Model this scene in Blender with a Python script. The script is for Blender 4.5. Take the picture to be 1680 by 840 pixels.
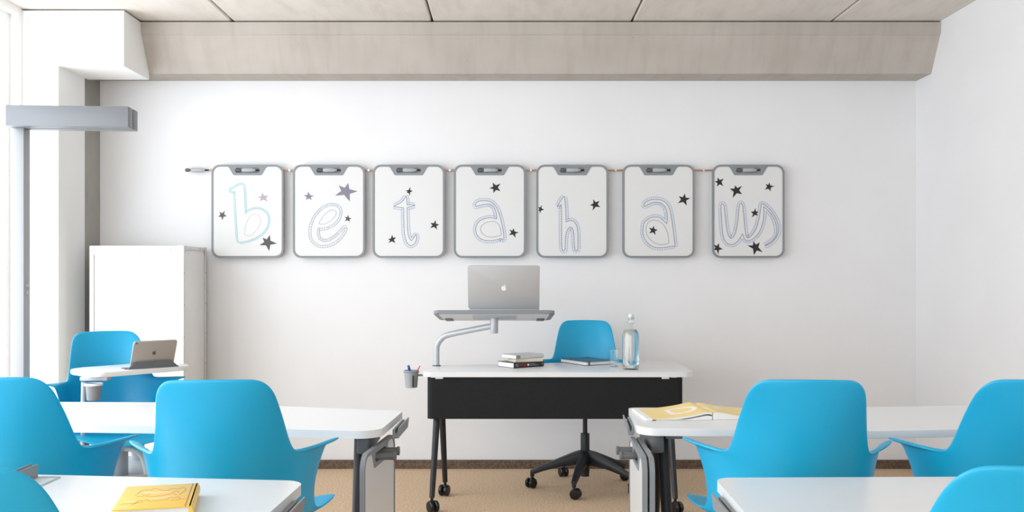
import bpy, bmesh, math, random
from mathutils import Vector, Matrix
random.seed(7)
SC = bpy.context.scene
COL = SC.collection
PI = math.pi
for o in list(bpy.data.objects): bpy.data.objects.remove(o)

# ------------------------------------------------------------ camera, light, exposure
cam = bpy.data.objects.new('camera', bpy.data.cameras.new('camera'))
COL.objects.link(cam)
cam.location = (0, 0, 1.24); cam.rotation_euler = (PI/2, 0, 0)
cam.data.sensor_width = 36; cam.data.lens = 36*1580/1680
cam.data.shift_x = 8/1680; cam.data.shift_y = 30/1680
cam.data.clip_start = .05
SC.camera = cam
SC.view_settings.view_transform = 'Standard'
try: SC.view_settings.look = 'None'
except Exception: pass
SC.view_settings.gamma = 1; SC.view_settings.use_curve_mapping = False
SC.view_settings.exposure = 0.10
w = bpy.data.worlds.new('daylight'); SC.world = w; w.use_nodes = True
w.node_tree.nodes['Background'].inputs[0].default_value = (.86, .93, 1, 1)
w.node_tree.nodes['Background'].inputs[1].default_value = 1.0

def area(name, loc, rot, sx, sy, power, color=(1, 1, 1)):
    l = bpy.data.lights.new(name, 'AREA'); l.shape = 'RECTANGLE'; l.size = sx; l.size_y = sy
    l.energy = power; l.color = color
    o = bpy.data.objects.new(name, l); o.location = loc; o.rotation_euler = rot; COL.objects.link(o); return o
# daylight through the window band on the left and the glazing behind the camera
area('window_daylight_left', (-2.93, 1.78, 1.40), (0, -PI/2, 0), 2.55, 7.36, 208, (.885, .945, 1))
area('window_daylight_rear', (-1.1, -3.12, 1.5), (PI/2, 0, 0), 3.0, 2.3, 62, (.92, .96, 1))

# ------------------------------------------------------------ materials
def mat(name, col, rough=.5, metal=0, spec=.5, trans=0, ior=1.45, coat=0, emit=None):
    m = bpy.data.materials.new(name); m.use_nodes = True
    b = m.node_tree.nodes['Principled BSDF']
    b.inputs['Base Color'].default_value = (*col, 1); b.inputs['Roughness'].default_value = rough
    b.inputs['Metallic'].default_value = metal; b.inputs['Specular IOR Level'].default_value = spec
    b.inputs['Transmission Weight'].default_value = trans; b.inputs['IOR'].default_value = ior
    b.inputs['Coat Weight'].default_value = coat
    return m
def noisy(name, c1, c2, scale, rough=.8, bump=.0, detail=6, stretch=(1, 1, 1), mid=(.35, .65), spec=.3):
    m = mat(name, c1, rough, spec=spec); n = m.node_tree.nodes; L = m.node_tree.links
    tc = n.new('ShaderNodeTexCoord'); mp = n.new('ShaderNodeMapping'); mp.inputs['Scale'].default_value = stretch
    nz = n.new('ShaderNodeTexNoise'); nz.inputs['Scale'].default_value = scale; nz.inputs['Detail'].default_value = detail
    r = n.new('ShaderNodeValToRGB'); r.color_ramp.elements[0].position = mid[0]; r.color_ramp.elements[1].position = mid[1]
    r.color_ramp.elements[0].color = (*c1, 1); r.color_ramp.elements[1].color = (*c2, 1)
    L.new(tc.outputs['Object'], mp.inputs[0]); L.new(mp.outputs[0], nz.inputs[0])
    L.new(nz.outputs['Fac'], r.inputs[0]); L.new(r.outputs[0], n['Principled BSDF'].inputs['Base Color'])
    if bump:
        b = n.new('ShaderNodeBump'); b.inputs['Strength'].default_value = bump; b.inputs['Distance'].default_value = .004
        L.new(nz.outputs['Fac'], b.inputs['Height']); L.new(b.outputs[0], n['Principled BSDF'].inputs['Normal'])
    return m
M = {}
M['wall'] = noisy('white_wall_paint', (.83, .83, .84), (.85, .85, .86), 3, .85)
M['pier'] = noisy('white_pier_paint', (.89, .89, .88), (.91, .91, .90), 3, .8)
def concrete(name, a, b, st):
    m = noisy(name, a, b, 2.2, .9, .15, 8, st, (.3, .7)); n = m.node_tree.nodes; L = m.node_tree.links
    # small pits and faint streaks
    bs = n['Principled BSDF']; src = bs.inputs['Base Color'].links[0].from_socket
    tc = n.new('ShaderNodeTexCoord'); mp = n.new('ShaderNodeMapping'); mp.inputs['Scale'].default_value = (6, 1.5, 1.0)
    nz = n.new('ShaderNodeTexNoise'); nz.inputs['Scale'].default_value = 3; nz.inputs['Detail'].default_value = 10
    r = n.new('ShaderNodeValToRGB'); r.color_ramp.elements[0].position = .25; r.color_ramp.elements[1].position = .55
    r.color_ramp.elements[0].color = (.90, .89, .88, 1); r.color_ramp.elements[1].color = (1, 1, 1, 1)
    mx = n.new('ShaderNodeMix'); mx.data_type = 'RGBA'; mx.blend_type = 'MULTIPLY'; mx.inputs[0].default_value = 1
    vo = n.new('ShaderNodeTexVoronoi'); vo.inputs['Scale'].default_value = 9
    r2 = n.new('ShaderNodeValToRGB'); r2.color_ramp.elements[0].position = .02; r2.color_ramp.elements[1].position = .05
    r2.color_ramp.elements[0].color = (.72, .7, .68, 1); r2.color_ramp.elements[1].color = (1, 1, 1, 1)
    mx2 = n.new('ShaderNodeMix'); mx2.data_type = 'RGBA'; mx2.blend_type = 'MULTIPLY'; mx2.inputs[0].default_value = 1
    L.new(tc.outputs['Object'], mp.inputs[0]); L.new(mp.outputs[0], nz.inputs[0]); L.new(nz.outputs['Fac'], r.inputs[0])
    L.new(src, mx.inputs[6]); L.new(r.outputs[0], mx.inputs[7])
    L.new(tc.outputs['Object'], vo.inputs[0]); L.new(vo.outputs['Distance'], r2.inputs[0])
    L.new(mx.outputs[2], mx2.inputs[6]); L.new(r2.outputs[0], mx2.inputs[7]); L.new(mx2.outputs[2], bs.inputs['Base Color'])
    return m
M['concrete'] = concrete('beam_concrete', (.47, .43, .385), (.53, .485, .44), (1, 1, 2.2))
M['slab'] = concrete('ceiling_slab_concrete', (.70, .655, .60), (.80, .75, .69), (1.4, .5, 1))
M['pillar'] = concrete('column_concrete', (.33, .32, .29), (.44, .42, .38), (1, 1, 1))
M['carpet'] = noisy('beige_carpet', (.54, .385, .255), (.76, .565, .39), 90, .95, .6, 4, spec=.1)
M['base'] = noisy('brown_stone_baseboard', (.10, .065, .045), (.19, .13, .09), 70, .6, .1)
M['blue'] = mat('sky_blue_plastic', (.004, .365, .62), .38, spec=.6)
M['white'] = mat('white_laminate', (.80, .81, .82), .28, spec=.5)
M['edge'] = mat('white_laminate_edge', (.72, .73, .75), .4)
M['board'] = mat('whiteboard_surface', (.745, .745, .74), .3, spec=.35)
M['grey'] = mat('grey_plastic', (.24, .26, .28), .45)
M['lgrey'] = mat('light_grey_plastic', (.44, .46, .48), .42)
M['cupgrey'] = mat('cup_grey_plastic', (.36, .38, .40), .45)
M['dgrey'] = mat('dark_grey_plastic', (.12, .125, .13), .45)
M['black'] = mat('black_powder_coat', (.012, .013, .015), .42)
M['panel'] = noisy('black_modesty_fabric', (.010, .011, .012), (.014, .015, .016), 200, .75)
M['caster'] = mat('black_caster', (.008, .008, .009), .2)
M['alu'] = mat('brushed_aluminium', (.62, .63, .64), .38, .85)
M['silver'] = mat('silver_paint', (.50, .52, .55), .4, .3)
M['lamp'] = mat('lamp_grey_paint', (.21, .222, .24), .42, .2)
M['pole'] = mat('lamp_pole_paint', (.40, .41, .43), .45, .1)
M['lampdark'] = mat('lamp_side_paint', (.22, .23, .24), .45, .2)
M['laptop'] = mat('laptop_aluminium', (.50, .505, .51), .5, .25)
M['ipad'] = mat('tablet_shell', (.42, .40, .38), .4, .35)
M['logo'] = mat('white_logo', (.93, .93, .93), .3)
M['logod'] = mat('dark_logo', (.1, .09, .09), .3)
M['copper'] = mat('copper_rail', (.55, .28, .18), .3, .8)
M['ink'] = mat('black_ink', (.015, .013, .015), .5)
M['inkmid'] = mat('grey_ink', (.08, .075, .085), .5)
M['inkpur'] = mat('faded_purple_ink', (.22, .205, .26), .45)
M['inkfade'] = mat('faded_pink_ink', (.42, .37, .42), .5)
M['line'] = mat('pen_line_dark', (.16, .17, .24), .5)
M['linebl'] = mat('pen_line_blue', (.27, .40, .68), .5)
M['lineteal'] = mat('pen_line_teal', (.12, .50, .60), .5)
M['linelt'] = mat('pen_line_pale', (.27, .31, .42), .5)
M['linepale'] = mat('pen_line_palest', (.48, .45, .52), .5)
M['paper'] = noisy('paper_pages', (.84, .83, .80), (.90, .89, .87), 60, .8, stretch=(1, 1, 12))
M['cream'] = noisy('cream_pages', (.70, .62, .48), (.82, .76, .62), 60, .8, stretch=(1, 1, 14))
M['covwhite'] = mat('white_cover', (.62, .62, .64), .35)
M['covblack'] = mat('black_cover', (.02, .02, .022), .4)
M['red'] = mat('red_print', (.42, .035, .03), .5)
M['cheart'] = mat('cream_print', (.8, .76, .66), .5)
M['spinetxt'] = mat('grey_print', (.32, .31, .30), .5)
M['note'] = mat('dark_blue_cover', (.06, .17, .27), .5)
M['yellow'] = mat('yellow_cover', (.90, .56, .085), .38)
M['yellowmag'] = mat('yellow_magazine', (.93, .70, .24), .35)
M['wink'] = mat('white_print', (.92, .90, .88), .5)
M['brownline'] = mat('brown_drawing', (.30, .17, .09), .5)
M['penblue'] = mat('blue_pen', (.03, .09, .45), .35)
M['penred'] = mat('red_pen', (.75, .05, .06), .35)
M['cab'] = noisy('white_cabinet_paint', (.82, .82, .81), (.86, .86, .85), 5, .45)
M['cabedge'] = mat('cabinet_metal_edge', (.72, .72, .70), .35, .25)
M['rivet'] = mat('rivet_metal', (.32, .31, .29), .4, .6)
M['glass'] = mat('clear_glass', (.98, 1, .99), .0, trans=1, ior=1.45)
M['water'] = mat('water', (1, 1, 1), .0, trans=1, ior=1.33)
M['gap'] = mat('joint_filler', (.02, .02, .02), .9)
M['screen'] = mat('black_glass_screen', (.01, .01, .012), .1)

# ------------------------------------------------------------ mesh helpers
class MB:
    def __init__(s): s.bm = bmesh.new()
    def _x(s, vs, T):
        if T is not None: bmesh.ops.transform(s.bm, matrix=T, verts=vs)
    def box(s, x0, x1, y0, y1, z0, z1, bev=0, T=None, seg=2):
        b = bmesh.new(); r = bmesh.ops.create_cube(b, size=1)
        for v in b.verts: v.co = Vector(((x0+x1)/2+v.co.x*(x1-x0), (y0+y1)/2+v.co.y*(y1-y0), (z0+z1)/2+v.co.z*(z1-z0)))
        if bev: bmesh.ops.bevel(b, geom=b.edges[:], offset=bev, segments=seg, affect='EDGES', profile=.5)
        if T is not None: b.transform(T)
        s.join(b); return s
    def join(s, b):
        me = bpy.data.meshes.new('t'); b.to_mesh(me); b.free(); s.bm.from_mesh(me); bpy.data.meshes.remove(me)
    def cyl(s, p, q, r, r2=None, seg=24, cap=True, bev=0):
        p = Vector(p); q = Vector(q); d = q-p; b = bmesh.new()
        bmesh.ops.create_cone(b, cap_ends=cap, segments=seg, radius1=r, radius2=r if r2 is None else r2, depth=d.length)
        if bev:
            es = [e for e in b.edges if len(e.link_faces) == 2 and any(len(f.verts) > 4 for f in e.link_faces)]
            bmesh.ops.bevel(b, geom=es, offset=bev, segments=2, affect='EDGES', profile=.5)
        b.transform(Matrix.Translation((p+q)/2) @ d.to_track_quat('Z', 'Y').to_matrix().to_4x4()); s.join(b); return s
    def tube(s, pts, r, seg=16, cap=True, sub=1, flat=1.0):
        pts = [Vector(p) for p in pts]
        if sub > 1: pts = catmull(pts, sub)
        rs = r if isinstance(r, (list, tuple)) else None
        up = None; rings = []
        for i, p in enumerate(pts):
            d = (pts[min(i+1, len(pts)-1)]-pts[max(i-1, 0)]).normalized()
            if up is None:
                up = Vector((0, 0, 1)) if abs(d.z) < .9 else Vector((0, 1, 0))
            a = d.cross(up).normalized(); up = a.cross(d).normalized()
            if rs: t = i/(len(pts)-1)*(len(rs)-1); k = min(int(t), len(rs)-2); rr = rs[k]+(rs[k+1]-rs[k])*(t-k)
            else: rr = r
            rings.append([s.bm.verts.new(p+a*math.cos(2*PI*j/seg)*rr+up*math.sin(2*PI*j/seg)*rr*flat) for j in range(seg)])
        for a, b in zip(rings, rings[1:]):
            for j in range(seg): s.bm.faces.new((a[j], a[(j+1) % seg], b[(j+1) % seg], b[j]))
        if cap: s.bm.faces.new(rings[0][::-1]); s.bm.faces.new(rings[-1])
        return s
    def lathe(s, prof, c=(0, 0, 0), seg=32, cap0=True, cap1=True):
        c = Vector(c); rings = []
        for r, z in prof:
            rings.append([s.bm.verts.new(c+Vector((r*math.cos(2*PI*j/seg), r*math.sin(2*PI*j/seg), z))) for j in range(seg)])
        for a, b in zip(rings, rings[1:]):
            for j in range(seg): s.bm.faces.new((a[j], a[(j+1) % seg], b[(j+1) % seg], b[j]))
        if cap0: s.bm.faces.new(rings[0][::-1])
        if cap1: s.bm.faces.new(rings[-1])
        return s
    def prism(s, poly, z0, z1, T=None, bev=0):
        b = bmesh.new()
        lo = [b.verts.new((x, y, z0)) for x, y in poly]; hi = [b.verts.new((x, y, z1)) for x, y in poly]
        n = len(poly); b.faces.new(lo[::-1]); top = b.faces.new(hi)
        for i in range(n): b.faces.new((lo[i], lo[(i+1) % n], hi[(i+1) % n], hi[i]))
        if bev:
            es = [e for e in b.edges if abs(e.verts[0].co.z-e.verts[1].co.z) < 1e-7]
            bmesh.ops.bevel(b, geom=es, offset=bev, segments=2, affect='EDGES', profile=.5)
        bmesh.ops.recalc_face_normals(b, faces=b.faces[:])
        if T is not None: b.transform(T)
        s.join(b); return s
    def ring(s, outer, inner, z0, z1, T=None):           # closed frame between two outlines of equal count
        b = bmesh.new(); n = len(outer)
        V = [[b.verts.new((x, y, z)) for x, y in pl] for pl in (outer, inner) for z in (z0, z1)]
        ol, oh, il, ih = V
        for i in range(n):
            j = (i+1) % n
            for q in ((ol[i], ol[j], oh[j], oh[i]), (il[j], il[i], ih[i], ih[j]), (oh[i], oh[j], ih[j], ih[i]), (ol[j], ol[i], il[i], il[j])):
                b.faces.new(q)
        bmesh.ops.recalc_face_normals(b, faces=b.faces[:])
        if T is not None: b.transform(T)
        s.join(b); return s
    def build(s, name, m, parent=None, org=(0, 0, 0), smooth=True, ang=35):
        bm = s.bm
        if any(org): bmesh.ops.translate(bm, vec=-Vector(org), verts=bm.verts)
        if smooth:
            bm.normal_update()
            for f in bm.faces: f.smooth = True
            for e in bm.edges:
                if len(e.link_faces) == 2 and e.calc_face_angle(0) > math.radians(ang): e.smooth = False
        me = bpy.data.meshes.new(name); bm.to_mesh(me); bm.free()
        o = bpy.data.objects.new(name, me); COL.objects.link(o)
        ms = m if isinstance(m, (list, tuple)) else [m]
        for k in ms: me.materials.append(M[k])
        if parent: o.parent = parent
        return o
def catmull(pts, n, closed=False):
    out = []; N = len(pts)
    for i in range(N if closed else N-1):
        g = (lambda k: pts[k % N]) if closed else (lambda k: pts[max(0, min(N-1, k))])
        p0, p1, p2, p3 = g(i-1), g(i), g(i+1), g(i+2)
        if (p1-p2).length < 1e-9: continue
        for k in range(n):
            t = k/n
            out.append(.5*((2*p1)+(p2-p0)*t+(2*p0-5*p1+4*p2-p3)*t*t+(3*p1-p0-3*p2+p3)*t**3))
    if not closed: out.append(pts[-1].copy())
    return out
def rounded(poly, rad, n=8):                             # round the corners of a polygon; rad number or one per corner
    out = []; N = len(poly)
    for i in range(N):
        r = rad[i] if isinstance(rad, (list, tuple)) else rad
        p = Vector(poly[i]).to_2d() if len(poly[i]) == 3 else Vector(poly[i])
        a = Vector(poly[i-1])-p; b = Vector(poly[(i+1) % N])-p
        la, lb = a.length, b.length; a.normalize(); b.normalize()
        ang = a.angle(b)
        if r <= 0 or ang > math.radians(165): out.append((p.x, p.y)); continue
        t = min(r/math.tan(ang/2), la*.49, lb*.49); rr = t*math.tan(ang/2)
        c = p+(a+b).normalized()*(rr/math.sin(ang/2))
        s0 = p+a*t-c; s1 = p+b*t-c; a0 = math.atan2(s0.y, s0.x); d = math.atan2(s1.y, s1.x)-a0
        while d > PI: d -= 2*PI
        while d < -PI: d += 2*PI
        for k in range(n+1): q = a0+d*k/n; out.append((c.x+rr*math.cos(q), c.y+rr*math.sin(q)))
    return out
def rrect(x0, x1, y0, y1, r, n=8): return rounded([(x0, y0), (x1, y0), (x1, y1), (x0, y1)], r, n)
def empty(name, loc, rz=0, label=None, cat=None, group=None):
    o = bpy.data.objects.new(name, None); o.location = loc; o.rotation_euler = (0, 0, rz); o.empty_display_size = .1
    COL.objects.link(o); tag(o, label, cat, group); return o
def tag(o, label=None, cat=None, group=None):
    if label: o['label'] = label
    if cat: o['category'] = cat
    if group: o['group'] = group
    return o
def struct(o): o['kind'] = 'structure'; return o
def children(o): return [c for c in bpy.data.objects if c.parent == o]
def copy_tree(o, parent=None):
    c = o.copy(); COL.objects.link(c); c.parent = parent
    for k in children(o): copy_tree(k, c)
    return c
def RZ(a): return Matrix.Rotation(a, 4, 'Z')
def TR(*v): return Matrix.Translation(v)

# ------------------------------------------------------------ the room
WY = 6.15; LX = -2.79; RX = 2.613; CZ = 2.767; BY = -3.0
m = MB(); m.box(LX-.15, RX+.15, BY-.15, WY+.15, -.1, 0); struct(m.build('floor', 'carpet', smooth=False))
m = MB(); m.box(LX-.15, RX+.15, WY, WY+.15, 0, 3.0); struct(m.build('wall_back', 'wall', smooth=False))
m = MB(); m.box(RX, RX+.15, BY-.15, WY, 0, 3.0); struct(m.build('wall_right', 'wall', smooth=False))
# left wall with its window band
WZ0, WZ1, WY0, WY1 = .08, 2.725, -1.9, 5.50
m = MB()
m.box(LX-.15, LX, BY-.15, WY, 0, WZ0); m.box(LX-.15, LX, BY-.15, WY, WZ1, 3.0)
m.box(LX-.15, LX, WY1, WY, WZ0, WZ1); m.box(LX-.15, LX, BY-.15, WY0, WZ0, WZ1)
struct(m.build('wall_left', 'pier', smooth=False))
ys = [WY0+k*(WY1-WY0)/4 for k in range(5)]
for k in range(4):
    m = MB(); y0, y1 = ys[k], ys[k+1]; f = .04
    m.box(LX-.11, LX-.05, y0, y1, WZ0, WZ0+f); m.box(LX-.11, LX-.05, y0, y1, WZ1-f, WZ1)
    m.box(LX-.11, LX-.05, y0, y0+f, WZ0+f, WZ1-f); m.box(LX-.11, LX-.05, y1-f, y1, WZ0+f, WZ1-f)
    struct(m.build('window_%d' % (k+1), 'pier', smooth=False))
m = MB()
m.box(LX, RX, BY-.15, BY, 0, .3); m.box(LX, RX, BY-.15, BY, 2.65, 3.0)
m.box(LX, -2.6, BY-.15, BY, .3, 2.65); m.box(.45, RX, BY-.15, BY, .3, 2.65)
struct(m.build('wall_front', 'wall', smooth=False))
# precast ceiling slabs with open joints
m = MB(); xs = [-4.07, -2.864, -1.657, -.452, .755, 1.962, 3.169]
for a, b in zip(xs, xs[1:]):
    a = max(a+.006, LX-.15); b = min(b-.006, RX+.10)
    if b > a: m.box(a, b, BY-.15, WY, CZ, CZ+.2, .006, seg=1)
m.box(LX-.15, RX+.15, BY-.15, WY+.15, CZ+.2, CZ+.25)
struct(m.build('ceiling', 'slab', smooth=False))
# deep concrete beam in front of the back wall
m = MB()
prof = [(WY, 2.475), (5.935, 2.475), (5.93, 2.48), (5.812, 2.682), (5.806, 2.684), (5.80, 2.689), (5.795, 2.758), (WY, 2.758)]
m.prism([(y, z) for y, z in prof], LX, RX, Matrix(((0, 0, 1, 0), (1, 0, 0, 0), (0, 1, 0, 0), (0, 0, 0, 1))))
struct(m.build('trim_1', 'concrete', smooth=False))
m = MB(); m.box(LX, RX, 5.83, WY, 2.758, CZ); struct(m.build('trim_2', 'gap', smooth=False))
# white pier and boxed soffit in the left corner
m = MB(); m.box(LX, -2.581, 5.54, 5.885, 0, 2.757); m.box(-2.581, -2.205, 5.54, 5.93, 2.438, 2.757)
struct(m.build('trim_3', 'pier', smooth=False))
m = MB(); m.box(LX, -2.600, 5.885, WY, 0, 2.475); struct(m.build('trim_4', 'pillar', smooth=False))
m = MB(); m.box(-2.60, RX, WY-.012, WY, 0, .056, .002, seg=1); struct(m.build('baseboard_back', 'base'))
m = MB(); m.box(RX-.012, RX, BY, WY-.012, 0, .056, .002, seg=1); struct(m.build('baseboard_right', 'base'))

# ------------------------------------------------------------ marks
def stroke(mb, pts, w, z=0.0, closed=True, th=.0004):
    n = len(pts); L = []; R = []
    for i, p in enumerate(pts):
        a = pts[i-1] if (closed or i) else p; b = pts[(i+1) % n] if (closed or i < n-1) else p
        d = (b-a)
        d = d.normalized() if d.length > 1e-9 else Vector((1, 0))
        nn = Vector((-d.y, d.x))*w/2; L.append(p+nn); R.append(p-nn)
    bm = mb.bm
    tl = [bm.verts.new((q.x, q.y, z+th)) for q in L]; tr = [bm.verts.new((q.x, q.y, z+th)) for q in R]
    bl = [bm.verts.new((q.x, q.y, z)) for q in L]; br = [bm.verts.new((q.x, q.y, z)) for q in R]
    for i in range(n if closed else n-1):
        j = (i+1) % n
        bm.faces.new((tl[i], tr[i], tr[j], tl[j])); bm.faces.new((tl[j], bl[j], bl[i], tl[i])); bm.faces.new((tr[i], br[i], br[j], tr[j]))
def path2d(raw, n=6):        # raw: (x, y) or (x, y, 1) = sharp corner
    pts = []
    for p in raw:
        v = Vector((p[0], p[1])); pts.append(v)
        if len(p) > 2: pts.append(v.copy())
    return catmull(pts, n, True)
def offset(pts, d):
    area_ = sum(pts[i-1].x*pts[i].y-pts[i].x*pts[i-1].y for i in range(len(pts)))
    sg = 1 if area_ > 0 else -1; out = []; N = len(pts)
    for i in range(N):
        t = (pts[(i+2) % N]-pts[i-2]); t = t.normalized() if t.length > 1e-9 else Vector((1, 0))
        out.append(pts[i]+Vector((t.y, -t.x))*sg*d)
    # relax so the offset line stays clean in corners
    for _ in range(3): out = [(out[i-1]+out[i]*2+out[(i+1) % N])/4 for i in range(N)]
    keep = []
    for q in out:
        if min((q-p).length for p in pts) > abs(d)*.62: keep.append(q)
        else: keep.append(None)
    return out, keep
MIR = Matrix(((1, 0, 0, 0), (0, 0, -1, 0), (0, 1, 0, 0), (0, 0, 0, 1)))       # local XY drawing -> XZ plane facing -Y
def star_poly(t):
    c = sum((Vector(p) for p in t), Vector((0, 0)))/5; o = []
    for i in range(5):
        a = Vector(t[i]); b = Vector(t[(i+1) % 5]); o.append(a); o.append(c+((a+b)/2-c)*.50)
    return o

# board: local origin at centre bottom edge, faces -Y, z up
BW, BH = .457, .590
def board_outline(r=.052): return rrect(-BW/2, BW/2, 0, BH, r, 8)
def inset_outline():        # white panel outline with the notch for the handle at the top
    i = .0125; x = BW/2-i; t = BH-i
    pl = [(-x, i), (x, i), (x, t), (.118, t), (.092, t-.052), (-.092, t-.052), (-.118, t), (-x, t)]
    return rounded(pl, [.042, .042, .042, .012, .02, .02, .012, .042], 6)
def make_board(name, label, group=None, cat='whiteboard'):
    t = empty(name, (0, 0, 0), 0, label, cat, group)
    bmx = MB()
    # grey surround: frame with a trapezoid handle that has a real slot
    o = rounded([(-BW/2, 0), (BW/2, 0), (BW/2, BH), (-BW/2, BH)], .052, 8)
    x = BW/2-.012; y1 = BH-.012
    inn = rounded([(-x, .012), (x, .012), (x, y1), (-x, y1)], .042, 8)
    bmx.ring(o, inn, 0, .016, MIR @ TR(0, 0, 0))
    ho = rounded([(-.128, BH-.011), (-.118, BH-.020), (-.094, BH-.066), (.094, BH-.066), (.118, BH-.020), (.128, BH-.011)], [0, .01, .02, .02, .01, 0], 6)
    # handle plate around the slot: four bars plus rounded ends
    sx, s0, s1 = .078, BH-.052, BH-.020
    def pr(pl, z1=.015): bmx.prism(pl, 0, z1, MIR)
    pr([(-.130, BH-.0115), (-.116, BH-.020), (.116, BH-.020), (.130, BH-.0115)])
    pr(rounded([(-.098, s0), (-.090, BH-.067), (.090, BH-.067), (.098, s0)], [0, .012, .012, 0], 5))
    def half(s):
        pl = [(s*.116, s1), (s*sx, s1)]+[(s*(sx-.014+.014*math.cos(a)), (s0+s1)/2+.016*math.sin(a)) for a in [PI/2-k*PI/8 for k in range(9)]][0:9]
        pl = [(s*.117, s1), (s*.064, s1)]+[(s*(.064+.014*math.cos(PI/2-k*PI/8)), (s0+s1)/2+.016*math.sin(PI/2-k*PI/8)) for k in range(1, 8)]+[(s*.064, s0), (s*.098, s0)]
        if s > 0: pl = pl[::-1]
        pr(pl)
    half(1); half(-1)
    # drawing plane is the front: shift so the front faces -Y
    fr = bmx.build('frame', 'grey', t)
    p = MB(); p.prism(inset_outline(), .002, .0135, MIR); p.build('panel', 'board', t, ang=20)
    return t
def board_px(ox, oy, cx):    # 6.72x zoom pixels -> board-local metres
    k = 1/(6.72*259.0)
    return lambda p: ((ox-cx+p[0]/6.72)/259.0, (423-oy-p[1]/6.72)/259.0)
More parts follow.
